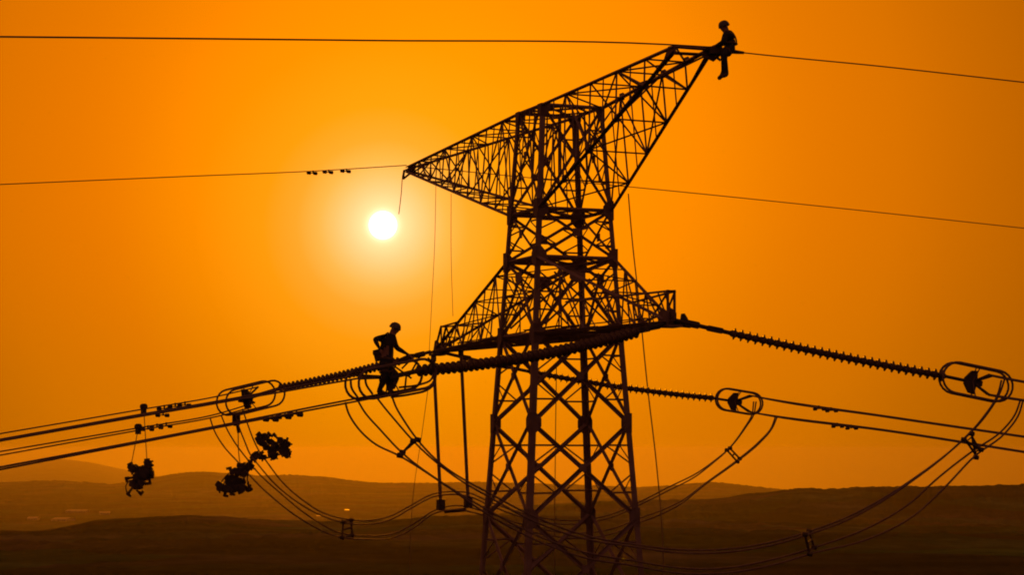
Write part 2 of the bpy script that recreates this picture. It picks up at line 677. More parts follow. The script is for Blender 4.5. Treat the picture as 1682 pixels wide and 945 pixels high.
FRL = [[(1230, 677), (1262, 682), (1450, 706), (1682, 742)], [(1234, 678), (1266, 684), (1450, 708), (1682, 744)]]
NRU = [[(1625, 616), (1658, 622.5), (1682, 627)], [(1629, 618), (1660, 624.5), (1682, 628.5)]]
NRL = [[(1622, 648), (1656, 653.5), (1682, 657.5)], [(1626, 650), (1658, 655.5), (1682, 659)]]
for key, tr, fn, lab in (('fr', FRU, far_r, ('upper conductor running right from the smaller right ring', 'conductor close beneath the upper one from the smaller right ring')),
                         ('fr', FRL, far_r, ('lower conductor running right from the smaller right ring, passing the four way spacer', 'conductor hugging the lower one that leaves the smaller right ring')),
                         ('nr', NRU, near_r, ('short upper conductor leaving the large right ring at the right edge', 'short conductor close beneath the upper one at the right edge')),
                         ('nr', NRL, near_r, ('short lower conductor leaving the large right ring at the right edge', 'short conductor hugging the lower one at the right edge'))):
    for q, l_, off in zip(tr, lab, (.2, -.2)):
        pts = [fn(x, y, off) for x, y in q]
        ends[key].append(pts[0])
        conductor('conductor', l_, pts, .022, 260, GL)

insulator_string('long bristling insulator string running right from the near arm end to the large ring',
                 T(6.70, .15, zb + .02), near_r(1552, 618.5), near_r(1597, 628), near_r(1603, 628), 1.2, False, 1.72, .72, ends['nr'], .05, .172)
insulator_string('thick double insulator string running left in front of the pylon, past the stooping worker',
                 T(6.5, -.25, zb - .05), near_l(690, 609), near_l(640, 620), near_l(642, 623), .75, True, 1.9, .62, ends['nl'], .16, .15, .95)
insulator_string('insulator string crossing behind the pylon legs to the smaller right ring',
                 T(-9.5, .25, zb - .02), far_r(1172, 654.5), far_r(1206, 660), far_r(1214, 660), 2.6, False, 1.42, .66, ends['fr'], .16, .175)
insulator_string('dark insulator string left of the stooping worker, ending at the smaller left ring',
                 T(-9.6, -.25, zb - .02), far_l(462, 638), far_l(404, 655), far_l(412, 654), 1.05, True, 1.9, .72, ends['fl'], .06, .15, .95)

arc = near_r(1122, 530)
m = MB(); m.plate(arc, RDIR, Z, [(-.17, -.1), (.17, -.13), (.1, .1), (.03, .21), (-.04, .2), (-.06, .08)], .08)
m.tube([near_r(1108, 530), near_r(1132, 533)], .05, 6)
tag(obj('shackle_plate', m, 'iron', None, arc), 'dark upright shackle plate at the near arm end, right of the end frame', 'plate')

# ---- ground wires -----------------------------------------------------
GG = 'ground wires at the pylon top'
tipR = T(9.3, -.31, zT)
tipL = TL
conductor('ground_wire', 'thin ground wire running left across the top of the sky from the high right tip', [onplane(x, y, tipR, LDIR) for x, y in ((1166, 77), (1090, 72.5), (600, 66), (0, 60))], .017, 90, GG, 'wire')
conductor('ground_wire', 'thin ground wire running right from under the seated worker', [onplane(x, y, tipR, RDIR) for x, y in ((1168, 80), (1210, 85), (1450, 109), (1682, 135))], .014, 260, GG, 'wire')
conductor('ground_wire', 'thin ground wire running left above the sun from the low left tip', [onplane(x, y, tipL, LDIR) for x, y in ((668, 271.5), (515, 281), (300, 290), (0, 303))], .014, 90, GG, 'wire')
conductor('ground_wire', 'thin ground wire behind the pylon that comes out to its right under the upper arm', [onplane(x, y, tipL, RDIR) for x, y in ((676, 273), (860, 291), (1045, 308), (1350, 339), (1682, 375))], .014, 260, GG, 'wire')


# ------------------------------------------------------------------ jumpers
def jumper(label, P3, r=.023, grp='jumper cables looping under the lower crossarm'):
    mb = MB()
    mb.tube(smoothpath(P3, 6), r, 6)
    o = obj('jumper_cable', mb, 'wire', None, P3[0], True)
    return tag(o, label, 'cable', grp)


# near phase: plane through the two ring ends
NLc, NRc = near_l(610, 650), near_r(1640, 650)
ndir = Vector((NRc.x - NLc.x, NRc.y - NLc.y, 0)).normalized()
NJ = lambda x, y, off=0.0: onplane(x, y, NLc, ndir, off)
jn = [
    ('outermost cable of the near jumper loop, leftmost where it leaves the walkway conductors',
     [(567, 661), (572, 678), (585, 700), (612, 727), (657, 750), (735, 800), (800, 845), (880, 888), (960, 917), (1040, 930), (1110, 942), (1193, 942), (1269, 929), (1338, 909), (1422, 888), (1498, 850), (1555, 798), (1601, 750), (1651, 712), (1674, 680), (1680, 660)], -.2),
    ('second cable from the left of the near jumper loop',
     [(588, 659), (598, 676), (625, 707), (660, 744), (730, 796), (800, 838), (880, 880), (960, 908), (1040, 922), (1116, 934), (1193, 934), (1269, 920), (1345, 898), (1430, 866), (1498, 825), (1536, 790), (1597, 742), (1646, 708), (1668, 680), (1676, 658)], .2),
    ('third cable from the left of the near jumper loop, rising steepest at the right ring',
     [(620, 655), (630, 668), (650, 692), (678, 724), (720, 763), (768, 797), (800, 815), (870, 854), (960, 886), (1040, 899), (1116, 909), (1193, 908), (1269, 896), (1330, 878), (1383, 859), (1441, 829), (1498, 791), (1574, 730), (1612, 690), (1640, 645), (1645, 625)], -.2),
    ('innermost cable of the near jumper loop, passing beside the stooping worker at its left end',
     [(644, 652), (650, 668), (664, 692), (685, 722), (727, 765), (770, 793), (800, 809), (870, 846), (960, 880), (1040, 895), (1116, 904), (1193, 903), (1269, 891), (1335, 872), (1388, 852), (1446, 822), (1502, 786), (1580, 725), (1618, 685), (1644, 642), (1650, 624)], .2),
]
for l_, q, off in jn:
    jumper(l_, [NJ(x, y, off) for x, y in q])

FLc, FRc = far_l(400, 670), far_r(1245, 670)
fdir = Vector((FRc.x - FLc.x, FRc.y - FLc.y, 0)).normalized()
FJ = lambda x, y, off=0.0: onplane(x, y, FLc, fdir, off)
jf = [
    ('outermost and lowest cable of the far jumper loop under the left ring',
     [(345, 687), (352, 708), (367, 733), (391, 760), (415, 787), (450, 820), (500, 857), (550, 881), (600, 887), (650, 883), (680, 868), (712, 845), (745, 838), (790, 846), (850, 868), (930, 884), (1000, 879), (1051, 859), (1078, 849), (1116, 830), (1154, 800), (1212, 758), (1246, 730), (1269, 703), (1277, 684)], -.2),
    ('second lowest cable of the far jumper loop',
     [(363, 682), (374, 708), (388, 731), (407, 756), (422, 775), (462, 812), (505, 847), (555, 875), (605, 881), (650, 876), (680, 861), (714, 839), (748, 831), (795, 841), (850, 860), (930, 876), (1000, 871), (1051, 852), (1082, 841), (1120, 823), (1158, 795), (1214, 754), (1247, 726), (1267, 703), (1274, 684)], .2),
    ('third cable of the far jumper loop, upper pair at the bottom spacer',
     [(385, 676), (393, 703), (402, 726), (411, 747), (425, 765), (450, 794), (482, 821), (520, 844), (560, 858), (600, 862), (640, 855), (675, 836), (712, 817), (745, 813), (770, 816), (800, 829), (850, 848), (930, 862), (1000, 852), (1055, 828), (1097, 807), (1143, 783), (1170, 762), (1194, 741), (1223, 703), (1235, 682), (1238, 660)], -.2),
    ('uppermost cable of the far jumper loop, passing the upper hoist bundle',
     [(398, 672), (407, 698), (416, 722), (427, 744), (438, 759), (465, 794), (497, 822), (530, 843), (565, 853), (600, 856), (640, 849), (675, 831), (712, 812), (745, 808), (772, 811), (802, 824), (852, 842), (930, 856), (1000, 847), (1055, 823), (1100, 800), (1146, 777), (1174, 757), (1198, 737), (1226, 701), (1238, 682), (1242, 660)], .2),
]
for l_, q, off in jf:
    jumper(l_, [FJ(x, y, off) for x, y in q], .022)


# ------------------------------------------------------------------ spacers
def spacer(label, corners, group='spacers on the jumper cables', cross=False):
    """four clamps joined by a frame"""
    c = sum(corners, Vector()) / 4
    rt = thing('spacer', c)
    tag(rt, label, 'spacer', group)
    mb = MB()
    k = [p.lerp(c, .28) for p in corners]
    if cross:
        for a, b in ((0, 2), (1, 3)):
            mb.tube([corners[a], corners[b]], .03, 6)
        mb.tube(k, .032, 6, True)
    else:
        mb.tube([corners[0], corners[1], corners[3], corners[2]], .03, 6, True)
        mb.tube([corners[0].lerp(corners[2], .5), corners[1].lerp(corners[3], .5)], .03, 6)
    obj('spacer_frame', mb, 'iron', rt)
    for p in corners:
        m = MB()
        d = Vector((1, 0, -.2)).normalized()
        m.lathe(p - d * .07, d, [(0, .03), (.01, .055), (.13, .055), (.14, .03)], 8)
        obj('clamp', m, 'iron', rt)


spacer('slanting spacer on the near jumper loop below the stooping worker', [NJ(657, 749, -.2), NJ(661, 744, .2), NJ(679, 725, -.2), NJ(686, 723, .2)])
spacer('ladder shaped spacer at the lowest part of the near jumper loop, lower right', [NJ(1322, 879, -.2), NJ(1329, 874, .2), NJ(1330, 911, -.2), NJ(1337, 900, .2)])
spacer('four way cross spacer on the near jumper loop under the large right ring', [NJ(1583, 723, -.2), NJ(1596, 713, .2), NJ(1611, 739, -.2), NJ(1603, 752, .2)], cross=True)
spacer('ladder shaped spacer at the bottom of the far jumper loop, left of the rods', [FJ(564, 858, -.2), FJ(577, 855, .2), FJ(562, 884, -.2), FJ(578, 880, .2)])
spacer('short spacer on the far jumper loop right of the pylon', [FJ(1194, 740, -.2), FJ(1199, 737, .2), FJ(1211, 759, -.2), FJ(1215, 754, .2)])

# ------------------------------------------------------------------ jumper support rods
for tx, ty, bx, by, l_ in ((712, 588, 724, 830, 'left one of two long vertical rods hanging under the left arm end'), (757, 578, 769, 826, 'right one of two long vertical rods hanging under the left arm end')):
    top = FJ(tx, ty); bot = FJ(bx, by)
    top = Vector((top.x, bot.y, top.z))
    rt = thing('support_rod', bot)
    tag(rt, l_, 'rod', 'jumper support rods')
    mb = MB(); mb.tube([top, bot], .05, 8)
    obj('rod', mb, 'wire', rt)
    mb = MB()
    mb.box(bot + Z * .0, fdir, Vector((-fdir.y, fdir.x, 0)), Z, .2, .34, .32, .04)
    obj('clamp', mb, 'iron', rt)
    mb = MB(); mb.lathe(top - Z * .12, Z, [(0, .05), (.02, .08), (.2, .08), (.22, .05)], 8)
    obj('cap', mb, 'iron', rt)
mb = MB(); mb.tube([FJ(730, 841), FJ(765, 838)], .055, 8)
tag(obj('tie_bar', mb, 'iron', None, FJ(730, 841)), 'short horizontal bar joining the feet of the two vertical rods', 'bar')


# ------------------------------------------------------------------ dampers
def damper(label, P, d, group, s_=1.0):
    rt = thing('vibration_damper', P)
    tag(rt, label, 'damper', group)
    d = d.normalized()
    mb = MB()
    mb.box(P - Z * .03, d, d.cross(Z).normalized(), Z, .07 * s_, .08 * s_, .18 * s_, .02)
    obj('clamp', mb, 'iron', rt)
    mb = MB(); mb.tube([P - d * .2 * s_ - Z * .12 * s_, P - Z * .1 * s_, P + d * .2 * s_ - Z * .12 * s_], .014, 6)
    obj('messenger', mb, 'iron', rt)
    for q in (-1, 1):
        m = MB(); m.lathe(P + d * q * .2 * s_ - Z * .12 * s_ - d * .07 * s_, d, [(0, .025), (.015, .055), (.12, .05), (.14, .02)], 8)
        obj('weight', m, 'iron', rt)


GD = 'vibration dampers on the wires'
for fn, dd, off, q in (
    (far_l, LDIR, -.2, [(270, 667.5, 'left one of the dampers on the uppermost left conductor'), (288, 664, 'middle one of the dampers on the uppermost left conductor'), (304, 661.5, 'right one of the dampers on the uppermost left conductor')]),
    (far_l, LDIR, .2, [(268, 678, 'damper under the second left conductor right of the rope clip')]),
    (far_l, LDIR, -.2, [(243, 701, 'left damper on the close pair of left conductors by the lower rope clip'), (258, 698, 'middle damper on the close pair of left conductors'), (273, 696, 'right damper on the close pair of left conductors')]),
    (near_l, LDIR, -.2, [(447, 684, 'left damper on the lowest left conductor above the upper hoist bundle'), (468, 680, 'middle damper on the lowest left conductor above the upper hoist bundle'), (487, 676, 'right damper on the lowest left conductor above the upper hoist bundle')]),
    (far_r, RDIR, .2, [(1345, 668, 'left damper on the upper conductor from the smaller right ring'), (1365, 671, 'right damper on the upper conductor from the smaller right ring'), (1375, 696.5, 'left damper on the lower conductor from the smaller right ring'), (1398, 699.5, 'right damper on the lower conductor from the smaller right ring')])):
    for x, y, l_ in q:
        damper(l_, fn(x, y, off), dd, GD, .55 if fn is near_l else .68)
for x, y, l_ in ((514, 281, 'leftmost of three dampers on the ground wire above the sun'), (540, 279.5, 'middle of three dampers on the ground wire above the sun'), (569, 278, 'rightmost of three dampers on the ground wire above the sun')):
    damper(l_, onplane(x, y, tipL, LDIR), LDIR, GD, .55)


# ------------------------------------------------------------------ ropes
def rope(label, pts, r=.011):
    mb = MB(); mb.tube(smoothpath(pts, 6), r, 5)
    return tag(obj('rope', mb, 'rope', None, pts[0]), label, 'rope', 'thin ropes hanging from the pylon')


yl = TL.y
rope('short rope hanging from the low left arm tip beside the sun', [atdepth(x, y, yl) for x, y in ((661, 288), (659, 318), (655, 352))], .014)
rope('faint long rope hanging from the left upper arm right of the sun', [atdepth(x, y, yl - 1.5) for x, y in ((716, 304), (714, 400), (709, 500), (705, 577))], .008)
rope('faint long rope hanging nearest the pylon from the left upper arm', [atdepth(x, y, yl - 2.5) for x, y in ((741, 318), (741, 420), (744, 520))], .008)
rope('long slanting rope right of the pylon from the near upper arm down to the hills', [atdepth(x, y, 52.5) for x, y in ((1032, 318), (1038, 390), (1050, 500), (1064, 640), (1078, 760), (1086, 850), (1092, 990))], .016)
rope('faint rope hanging left of the two rods down past the jumper cables', [atdepth(x, y, 60) for x, y in ((703, 640), (692, 720), (679, 810), (672, 960))], .009)
rope('faint rope inside the pylon beside its back leg', [atdepth(x, y, 55.0) for x, y in ((914, 600), (912, 760), (910, 990))], .012)


# ------------------------------------------------------------------ hoist bundles
def hoist_bundle(label, c, blobs, hooks, chains, s_):
    """chain hoists and pulley blocks tied up together; offsets in photo pixels from c, s_ metres a pixel"""
    rt = thing('hoist_bundle', c)
    tag(rt, label, 'hoist', 'bundles of hoisting tackle on the left wires')
    ex, ey, ez = Vector((1, 0, 0)), Vector((0, 1, 0)), Z
    P = lambda x, y, dy=0.0: c + ex * (x * s_) - ez * (y * s_) + ey * dy
    bd = MB()
    for x, y, w, h, a, dy in blobs['bodies']:
        ca, sa = math.cos(a), math.sin(a)
        xx = ex * ca + ez * sa; zz = ez * ca - ex * sa
        b = MB()
        b.box(P(x, y, dy), xx, zz, ey, w * s_, h * s_, .14, .03)
        b.box(P(x, y, dy) + xx * w * s_ * .5, zz, ey, xx, .05, .18, w * s_ * .5, .01)
        b.box(P(x, y, dy) - zz * h * s_ * .5, xx, ey, zz, .05, .06, h * s_ * .7, .01)
        obj('hoist_body', b, 'iron', rt)
    for x, y, r, dy in blobs['wheels']:
        b = MB()
        d = Vector((.25, 1, .1)).normalized()
        r *= s_
        b.lathe(P(x, y, dy) - d * .07, d, [(0, r * .3), (.005, r), (.03, r), (.05, r * .78), (.09, r * .78), (.11, r), (.135, r), (.14, r * .3)], 14)
        obj('pulley', b, 'iron', rt)
    for i, pts in enumerate(hooks):
        b = MB()
        a, c_ = P(*pts[0], .04 * (i % 3)), P(*pts[min(2, len(pts) - 1)], .04 * (i % 3))
        c_ = a.lerp(c_, .78)
        dd = (c_ - a).normalized()
        sd = dd.cross(ey).normalized()
        b.tube([a, c_], .035, 6)
        b.box(c_ - dd * .04, sd, ey, dd, .085, .10, .12, .02)
        b.box(c_ - dd * .02 + sd * .05, dd, ey, sd, .07, .07, .12, .01)
        obj('hook', b, 'iron', rt)
    for pts in chains:
        b = MB(); b.tube(smoothpath([P(x, y, -.1) for x, y in pts], 4), .017, 5)
        obj('chain', b, 'iron', rt)
    return rt


pm = lambda P: P.y / FPX / 1.0
def scatter(n, spots, seed, size=(5, 10)):
    r_ = random.Random(seed)
    out = {'bodies': [], 'wheels': []}
    for k in range(n):
        x, y, sx, sy = spots[k % len(spots)]
        X_, Y_ = x + r_.uniform(-sx, sx), y + r_.uniform(-sy, sy)
        dy = r_.uniform(-.25, .25)
        if k % 3 == 2:
            out['wheels'].append((X_, Y_, r_.uniform(3.6, 5.6), dy))
        else:
            out['bodies'].append((X_, Y_, r_.uniform(*size), r_.uniform(size[0] * .8, size[1] * .8), r_.uniform(-.9, .9), dy))
    return out


c1 = far_l(230, 783)
hoist_bundle('bundle of hoisting tackle dangling on ropes at the far left, below the conductors', c1,
    scatter(34, [(4, -8, 9, 5), (-2, 6, 9, 8), (-6, 18, 8, 6), (12, -16, 4, 7), (-14, -12, 5, 3), (6, -2, 9, 5)], 3, (9, 14)),
    [[(14, -18), (20, -28), (13, -31), (8, -25)], [(6, -3), (18, -5), (26, -3), (24, -9)], [(6, 13), (16, 13), (20, 11)], [(-10, 2), (-20, 6), (-27, 4), (-25, -2)], [(-12, 18), (-20, 26), (-23, 33)], [(-6, 22), (-2, 32), (4, 32)], [(-12, -14), (-19, -20), (-16, -24)], [(8, 4), (18, 6), (25, 0)]],
    [[(-16, 6), (-22, 16), (-20, 28)], [(8, -12), (2, 0), (6, 12)]], pm(c1))
c2 = FJ(391, 788)
hoist_bundle('bundle of hoisting tackle low on the far jumper cables, the lower of two', c2,
    scatter(36, [(6, -14, 12, 5), (-4, 0, 13, 6), (8, 8, 11, 7), (-20, 12, 9, 5), (12, -22, 8, 4), (0, 14, 16, 4)], 5, (9, 14)),
    [[(-22, 14), (-30, 10), (-34, 4)], [(-20, 18), (-26, 24), (-23, 30)], [(-10, 16), (-14, 24), (-12, 28)], [(0, 14), (1, 22), (4, 26)], [(14, 14), (20, 20), (22, 15)], [(10, -18), (18, -28), (24, -30)], [(16, 4), (21, 12), (19, 22)], [(-12, -10), (-18, -18), (-14, -22)]],
    [[(-10, -14), (-20, -4), (-28, 6)], [(18, -16), (16, 2), (18, 14)], [(-2, -18), (-14, -6), (-24, 10)]], pm(c2))
c3 = FJ(447, 735)
hoist_bundle('bundle of hoisting tackle high on the far jumper cables, the upper of two', c3,
    scatter(38, [(-2, -12, 20, 6), (10, 0, 14, 8), (-14, -12, 6, 7), (12, 11, 13, 4), (-24, 15, 9, 3), (2, 0, 14, 8)], 8, (9, 14)),
    [[(-16, -16), (-22, -22), (-24, -26)], [(18, -12), (25, -16), (26, -9)], [(18, 12), (26, 17), (28, 12)], [(2, 12), (-4, 18), (-8, 12)], [(-14, 8), (-24, 14), (-36, 24), (-40, 30)], [(8, -14), (4, -20), (0, -24)], [(-8, -16), (-6, -23), (-1, -22)], [(20, 2), (26, 4), (25, 9)]],
    [[(-12, 4), (-22, 12), (-30, 20)], [(20, -6), (22, 4), (22, 14)]], pm(c3))
# clips on the conductors that carry the left bundle, and their ropes
for x, y, off, l_ in ((236, 672, -.2, 'roller clip on the uppermost left conductor, carrying the right hand rope'), (227, 705, .2, 'roller clip on the close pair of left conductors, carrying the left hand rope')):
    p = far_l(x, y, off)
    rt = thing('rope_clip', p)
    tag(rt, l_, 'clip', 'rope clips above the left hoist bundle')
    m = MB(); m.box(p - Z * .04, LDIR, LDIR.cross(Z).normalized(), Z, .15, .12, .22, .03)
    obj('housing', m, 'iron', rt)
    m = MB(); sd = LDIR.cross(Z).normalized(); m.lathe(p + Z * .06 - sd * .12, sd, [(0.03, .04), (.04, .085), (.07, .085), (.085, .06), (.15, .06), (.17, .085), (.20, .085), (.21, .04)], 12)
    obj('roller', m, 'iron', rt)
pa, pb = far_l(236, 672, -.2), far_l(227, 705, .2)
rope('right hand rope from the upper roller clip down to the left hoist bundle', [pa, pa.lerp(c1 + Vector((.18, 0, .45)), .5), c1 + Vector((.18, 0, .45))], .013)
rope('left hand rope from the lower roller clip down to the left hoist bundle', [pb, pb.lerp(c1 + Vector((-.25, 0, .3)), .5), c1 + Vector((-.25, 0, .3))], .013)
# tackle that carries the other two from the near conductors
pc = FJ(388, 690)
m = MB(); m.box(pc, fdir, Z, fdir.cross(Z), .2, .36, .2, .05); m.tube([pc, FJ(392, 712)], .045, 6)
tag(obj('lifting_clamp', m, 'iron', None, pc), 'dark lifting clamp on the lower conductors under the smaller left ring', 'clamp')
rope('short sling from the dark lifting clamp to the lower hoist bundle', [FJ(391, 708, .25), FJ(392, 745, .25), FJ(396, 776, .25)], .016)

# ------------------------------------------------------------------ people
def skin_obj(name, pts, edges, rad, mat, parent, rootv=0, sub=2):
    me = bpy.data.meshes.new(name)
    org = ORIG[parent.name] if parent is not None else pts[0]
    me.from_pydata([Vector(p) - org for p in pts], edges, [])
    o = bpy.data.objects.new(name, me)
    link(o, org, parent)
    me.materials.append(mat)
    sm = o.modifiers.new('skin', 'SKIN')
    sm.use_smooth_shade = True
    lay = me.skin_vertices[0].data if me.skin_vertices else None
    if lay is None:
        bpy.context.view_layer.update()
        lay = me.skin_vertices[0].data
    for i, r in enumerate(rad):
        rr = r if isinstance(r, tuple) else (r, r)
        lay[i].radius = rr
        lay[i].use_root = i == rootv
    ss = o.modifiers.new('sub', 'SUBSURF')
    ss.levels = sub; ss.render_levels = sub
    return o


def finish_skin(o):
    dg = bpy.context.evaluated_depsgraph_get()
    ev = o.evaluated_get(dg)
    me = bpy.data.meshes.new_from_object(ev)
    old = o.data
    o.modifiers.clear()
    o.data = me
    me.polygons.foreach_set('use_smooth', [True] * len(me.polygons))
    return o


def hand(base, fdir_, palm_n, side):
    """palm and five curled fingers as short chains: returns points, edges, radii relative indices"""
    f = fdir_.normalized(); n = palm_n.normalized(); s_ = f.cross(n).normalized() * side
    pts = [base, base + f * .045]; ed = [(0, 1)]; rad = [.028, .032]
    for k, (o_, ln) in enumerate(((-.030, .072), (-.010, .082), (.010, .076), (.029, .06))):
        i = len(pts)
        b = base + f * .075 + s_ * o_
        pts += [b, b + f * ln * .45 + n * .008, b + f * ln * .7 + n * .035, b + f * ln * .62 + n * .062]
        rad += [.011, .0095, .009, .008]
        ed += [(1, i), (i, i + 1), (i + 1, i + 2), (i + 2, i + 3)]
    i = len(pts)
    b = base + f * .03 - s_ * .035
    pts += [b, b + f * .035 - s_ * .02 + n * .015, b + f * .06 - s_ * .015 + n * .04]
    rad += [.012, .0105, .009]
    ed += [(0, i), (i, i + 1), (i + 1, i + 2)]
    return pts, ed, rad


def person(label, J, face, hands_to, loc):
    """J: joint positions; one continuous body, with helmet, harness and pouch as children"""
    rt = thing('person', loc)
    tag(rt, label, 'person')
    pts = []; ed = []; rad = []; ix = {}

    def v(n, p, r, to=None):
        pts.append(Vector(p)); rad.append(r); ix[n] = len(pts) - 1
        if to is not None:
            ed.append((ix[to], ix[n]))
    v('pelvis', J['pelvis'], (.17, .15))
    v('waist', J['pelvis'].lerp(J['chest'], .45), (.165, .14), 'pelvis')
    v('chest', J['chest'], (.195, .15), 'waist')
    v('upchest', J['chest'].lerp(J['neck'], .6), (.175, .125), 'chest')
    v('neck', J['neck'], .078, 'upchest')
    v('jaw', J['neck'].lerp(J['head'], .5), .078, 'neck')
    v('head', J['head'], .102, 'jaw')
    v('crown', J['head'] + (J['head'] - J['neck']).normalized() * .07, .075, 'head')
    v('nose', J['head'] + face * .105 - Z * .02, .016, 'head')
    for s_ in ('l', 'r'):
        v('sh' + s_, J['sh' + s_], .088, 'upchest')
        v('ua' + s_, J['sh' + s_].lerp(J['el' + s_], .5), .07, 'sh' + s_)
        v('el' + s_, J['el' + s_], .06, 'ua' + s_)
        v('fa' + s_, J['el' + s_].lerp(J['wr' + s_], .4), .055, 'el' + s_)
        v('wr' + s_, J['wr' + s_], .03, 'fa' + s_)
        v('hp' + s_, J['hp' + s_], .115, 'pelvis')
        v('th' + s_, J['hp' + s_].lerp(J['kn' + s_], .5), .1, 'hp' + s_)
        v('kn' + s_, J['kn' + s_], .082, 'th' + s_)
        v('cf' + s_, J['kn' + s_].lerp(J['an' + s_], .35), .076, 'kn' + s_)
        v('an' + s_, J['an' + s_], .055, 'cf' + s_)
        v('ft' + s_, J['an' + s_].lerp(J['to' + s_], .5) - Z * .02, .042, 'an' + s_)
        v('to' + s_, J['to' + s_], .034, 'ft' + s_)
        hp, he, hr = hand(J['wr' + s_] + (J['wr' + s_] - J['el' + s_]).normalized() * .035, (J['wr' + s_] - J['el' + s_]), hands_to, 1 if s_ == 'l' else -1)
        b0 = len(pts)
        pts += hp; rad += hr
        ed.append((ix['wr' + s_], b0))
        ed += [(a + b0, b + b0) for a, b in he]
    o = skin_obj('body', pts, ed, rad, M['cloth'], rt)
    finish_skin(o)
    # face and hands show skin
    o.data.materials.append(M['skin'])
    hd = J['head'] - ORIG[rt.name]
    wl = [J['wrl'] - ORIG[rt.name], J['wrr'] - ORIG[rt.name]]
    nk = J['neck'] - ORIG[rt.name]
    for p in o.data.polygons:
        c = p.center
        if (c - hd).length < .135 or any((c - w).length < .02 or ((c - w).length < .24 and (c - w).dot(w - (J['el' + s_] - ORIG[rt.name])) > .012) for w, s_ in zip(wl, 'lr')):
            p.material_index = 1
    # helmet with brim
    up = (J['head'] - J['neck']).normalized()
    hb = J['head'] + up * .035
    m = MB()
    m.lathe(hb - up * .03, up, [(0, .118), (.01, .128), (.03, .126), (.07, .118), (.11, .095), (.135, .06), (.145, .015)], 16)
    m.plate(hb - up * .022 + face * .10, face, face.cross(up), [(-.06, -.10), (.015, -.075), (.04, 0), (.015, .075), (-.06, .10)], .012)
    obj('helmet', m, 'helmet', rt, smooth=True)
    # eyes, mouth and ears
    sd = face.cross(up).normalized()
    m = MB()
    for q in (-1, 1):
        m.lathe(J['head'] + face * .083 + sd * .033 * q + up * .005, face, [(0, .013), (.006, .012), (.01, .004)], 8)
    obj('eyes', m, 'helmet', rt)
    m = MB(); m.box(J['head'] + face * .082 - up * .055, sd, up, face, .045, .010, .016, .003)
    obj('mouth', m, 'leather', rt)
    m = MB()
    for q in (-1, 1):
        m.box(J['head'] + sd * .094 * q - up * .005, face, up, sd, .035, .055, .02, .012)
    obj('ears', m, 'skin', rt)
    # harness: belt, shoulder straps and thigh loops
    m = MB()
    ax = (J['chest'] - J['pelvis']).normalized()
    bx = (J['shr'] - J['shl']).normalized(); by = ax.cross(bx).normalized(); bx = by.cross(ax).normalized()
    ring = [J['pelvis'] + ax * .10 + bx * .185 * math.cos(a) + by * .15 * math.sin(a) for a in np.linspace(0, 2 * math.pi, 16, endpoint=False)]
    m.tube(ring, .022, 6, True)
    for s_ in ('l', 'r'):
        m.tube(smoothpath([J['pelvis'] + ax * .1 + by * .15, J['chest'] + by * .14, J['sh' + s_].lerp(J['neck'], .4) + ax * .09, J['chest'] - by * .14, J['pelvis'] + ax * .1 - by * .15], 4), .018, 5)
        t_ = (J['kn' + s_] - J['hp' + s_]).normalized(); q1 = t_.orthogonal().normalized(); q2 = t_.cross(q1)
        m.tube([J['hp' + s_] + t_ * .14 + (q1 * math.cos(a) + q2 * math.sin(a)) * .1 for a in np.linspace(0, 2 * math.pi, 10, endpoint=False)], .018, 5, True)
    obj('harness', m, 'strap', rt)
    # boots
    for s_ in ('l', 'r'):
        m = MB()
        d = (J['to' + s_] - J['an' + s_])
        sh = (J['an' + s_] - J['kn' + s_]).normalized()
        m.tube(smoothpath([J['an' + s_] - sh * .10, J['an' + s_], J['an' + s_] + sh * .045 + d * .1, J['an' + s_] + d * .55 + sh * .03, J['to' + s_] + d * .12], 4),
               [.052] * 4 + [.052] * 4 + [.05] * 4 + [.046] * 4 + [.03], 10)
        obj('boot', m, 'leather', rt, smooth=True)
    return rt, by, ax, bx


# seated on the ground-wire fitting beyond the high right arm tip, facing left
yA = TB.y - .05
PA = lambda x, y, dy=0.0: atdepth(x, y, yA + dy)
faceA = Vector((-.86, -.42, -.28)).normalized()
JA = dict(pelvis=PA(1199, 79), chest=PA(1199, 65), neck=PA(1193.5, 54), head=PA(1190, 44),
          shl=PA(1192, 59, -.19), shr=PA(1201, 58.5, .17), ell=PA(1187, 70, -.27), elr=PA(1190, 71, .22),
          wrl=PA(1177, 74, -.15), wrr=PA(1176, 75, .08),
          hpl=PA(1197, 82, -.11), hpr=PA(1200, 82, .09), knl=PA(1188, 89, -.34), knr=PA(1190, 87, -.12),
          anl=PA(1193, 118, -.32), anr=PA(1188.5, 117, -.06), tol=PA(1183.5, 125, -.42), tor=PA(1181, 128, -.12))
rt, by, ax, bx = person('worker in a helmet sitting on the high right arm tip with legs dangling', JA, faceA, Vector((-.2, 0, -1)), JA['pelvis'])
m = MB(); m.tube(smoothpath([JA['pelvis'] + Vector((-.1, -.1, .02)), PA(1180, 84, -.1), PA(1174, 96, -.05), PA(1173, 88, 0), PA(1170, 82, 0)], 5), .014, 5)
obj('lanyard', m, 'strap', rt)
# fitting he sits on
m = MB()
fw = [onplane(x, y, tipR, RDIR) for x, y in ((1160, 79.5), (1175, 81), (1190, 82.8), (1210, 85.2), (1222, 86.4))]
m.tube(fw, [.05, .06, .06, .045, .03], 8)
m.box(fw[1] - Z * .02, RDIR, RDIR.cross(Z), Z, .3, .14, .16, .03)
m.box(fw[2] - Z * .03, RDIR, RDIR.cross(Z), Z, .22, .3, .06, .02)
m.tube([fw[1] - Z * .06, fw[1] - Z * .2 + RDIR * .06, fw[1] - Z * .24 + RDIR * .12], .03, 6)
tag(obj('strain_clamp', m, 'iron', None, fw[0]), 'dark strain clamp on the high right tip under the seated worker', 'clamp')
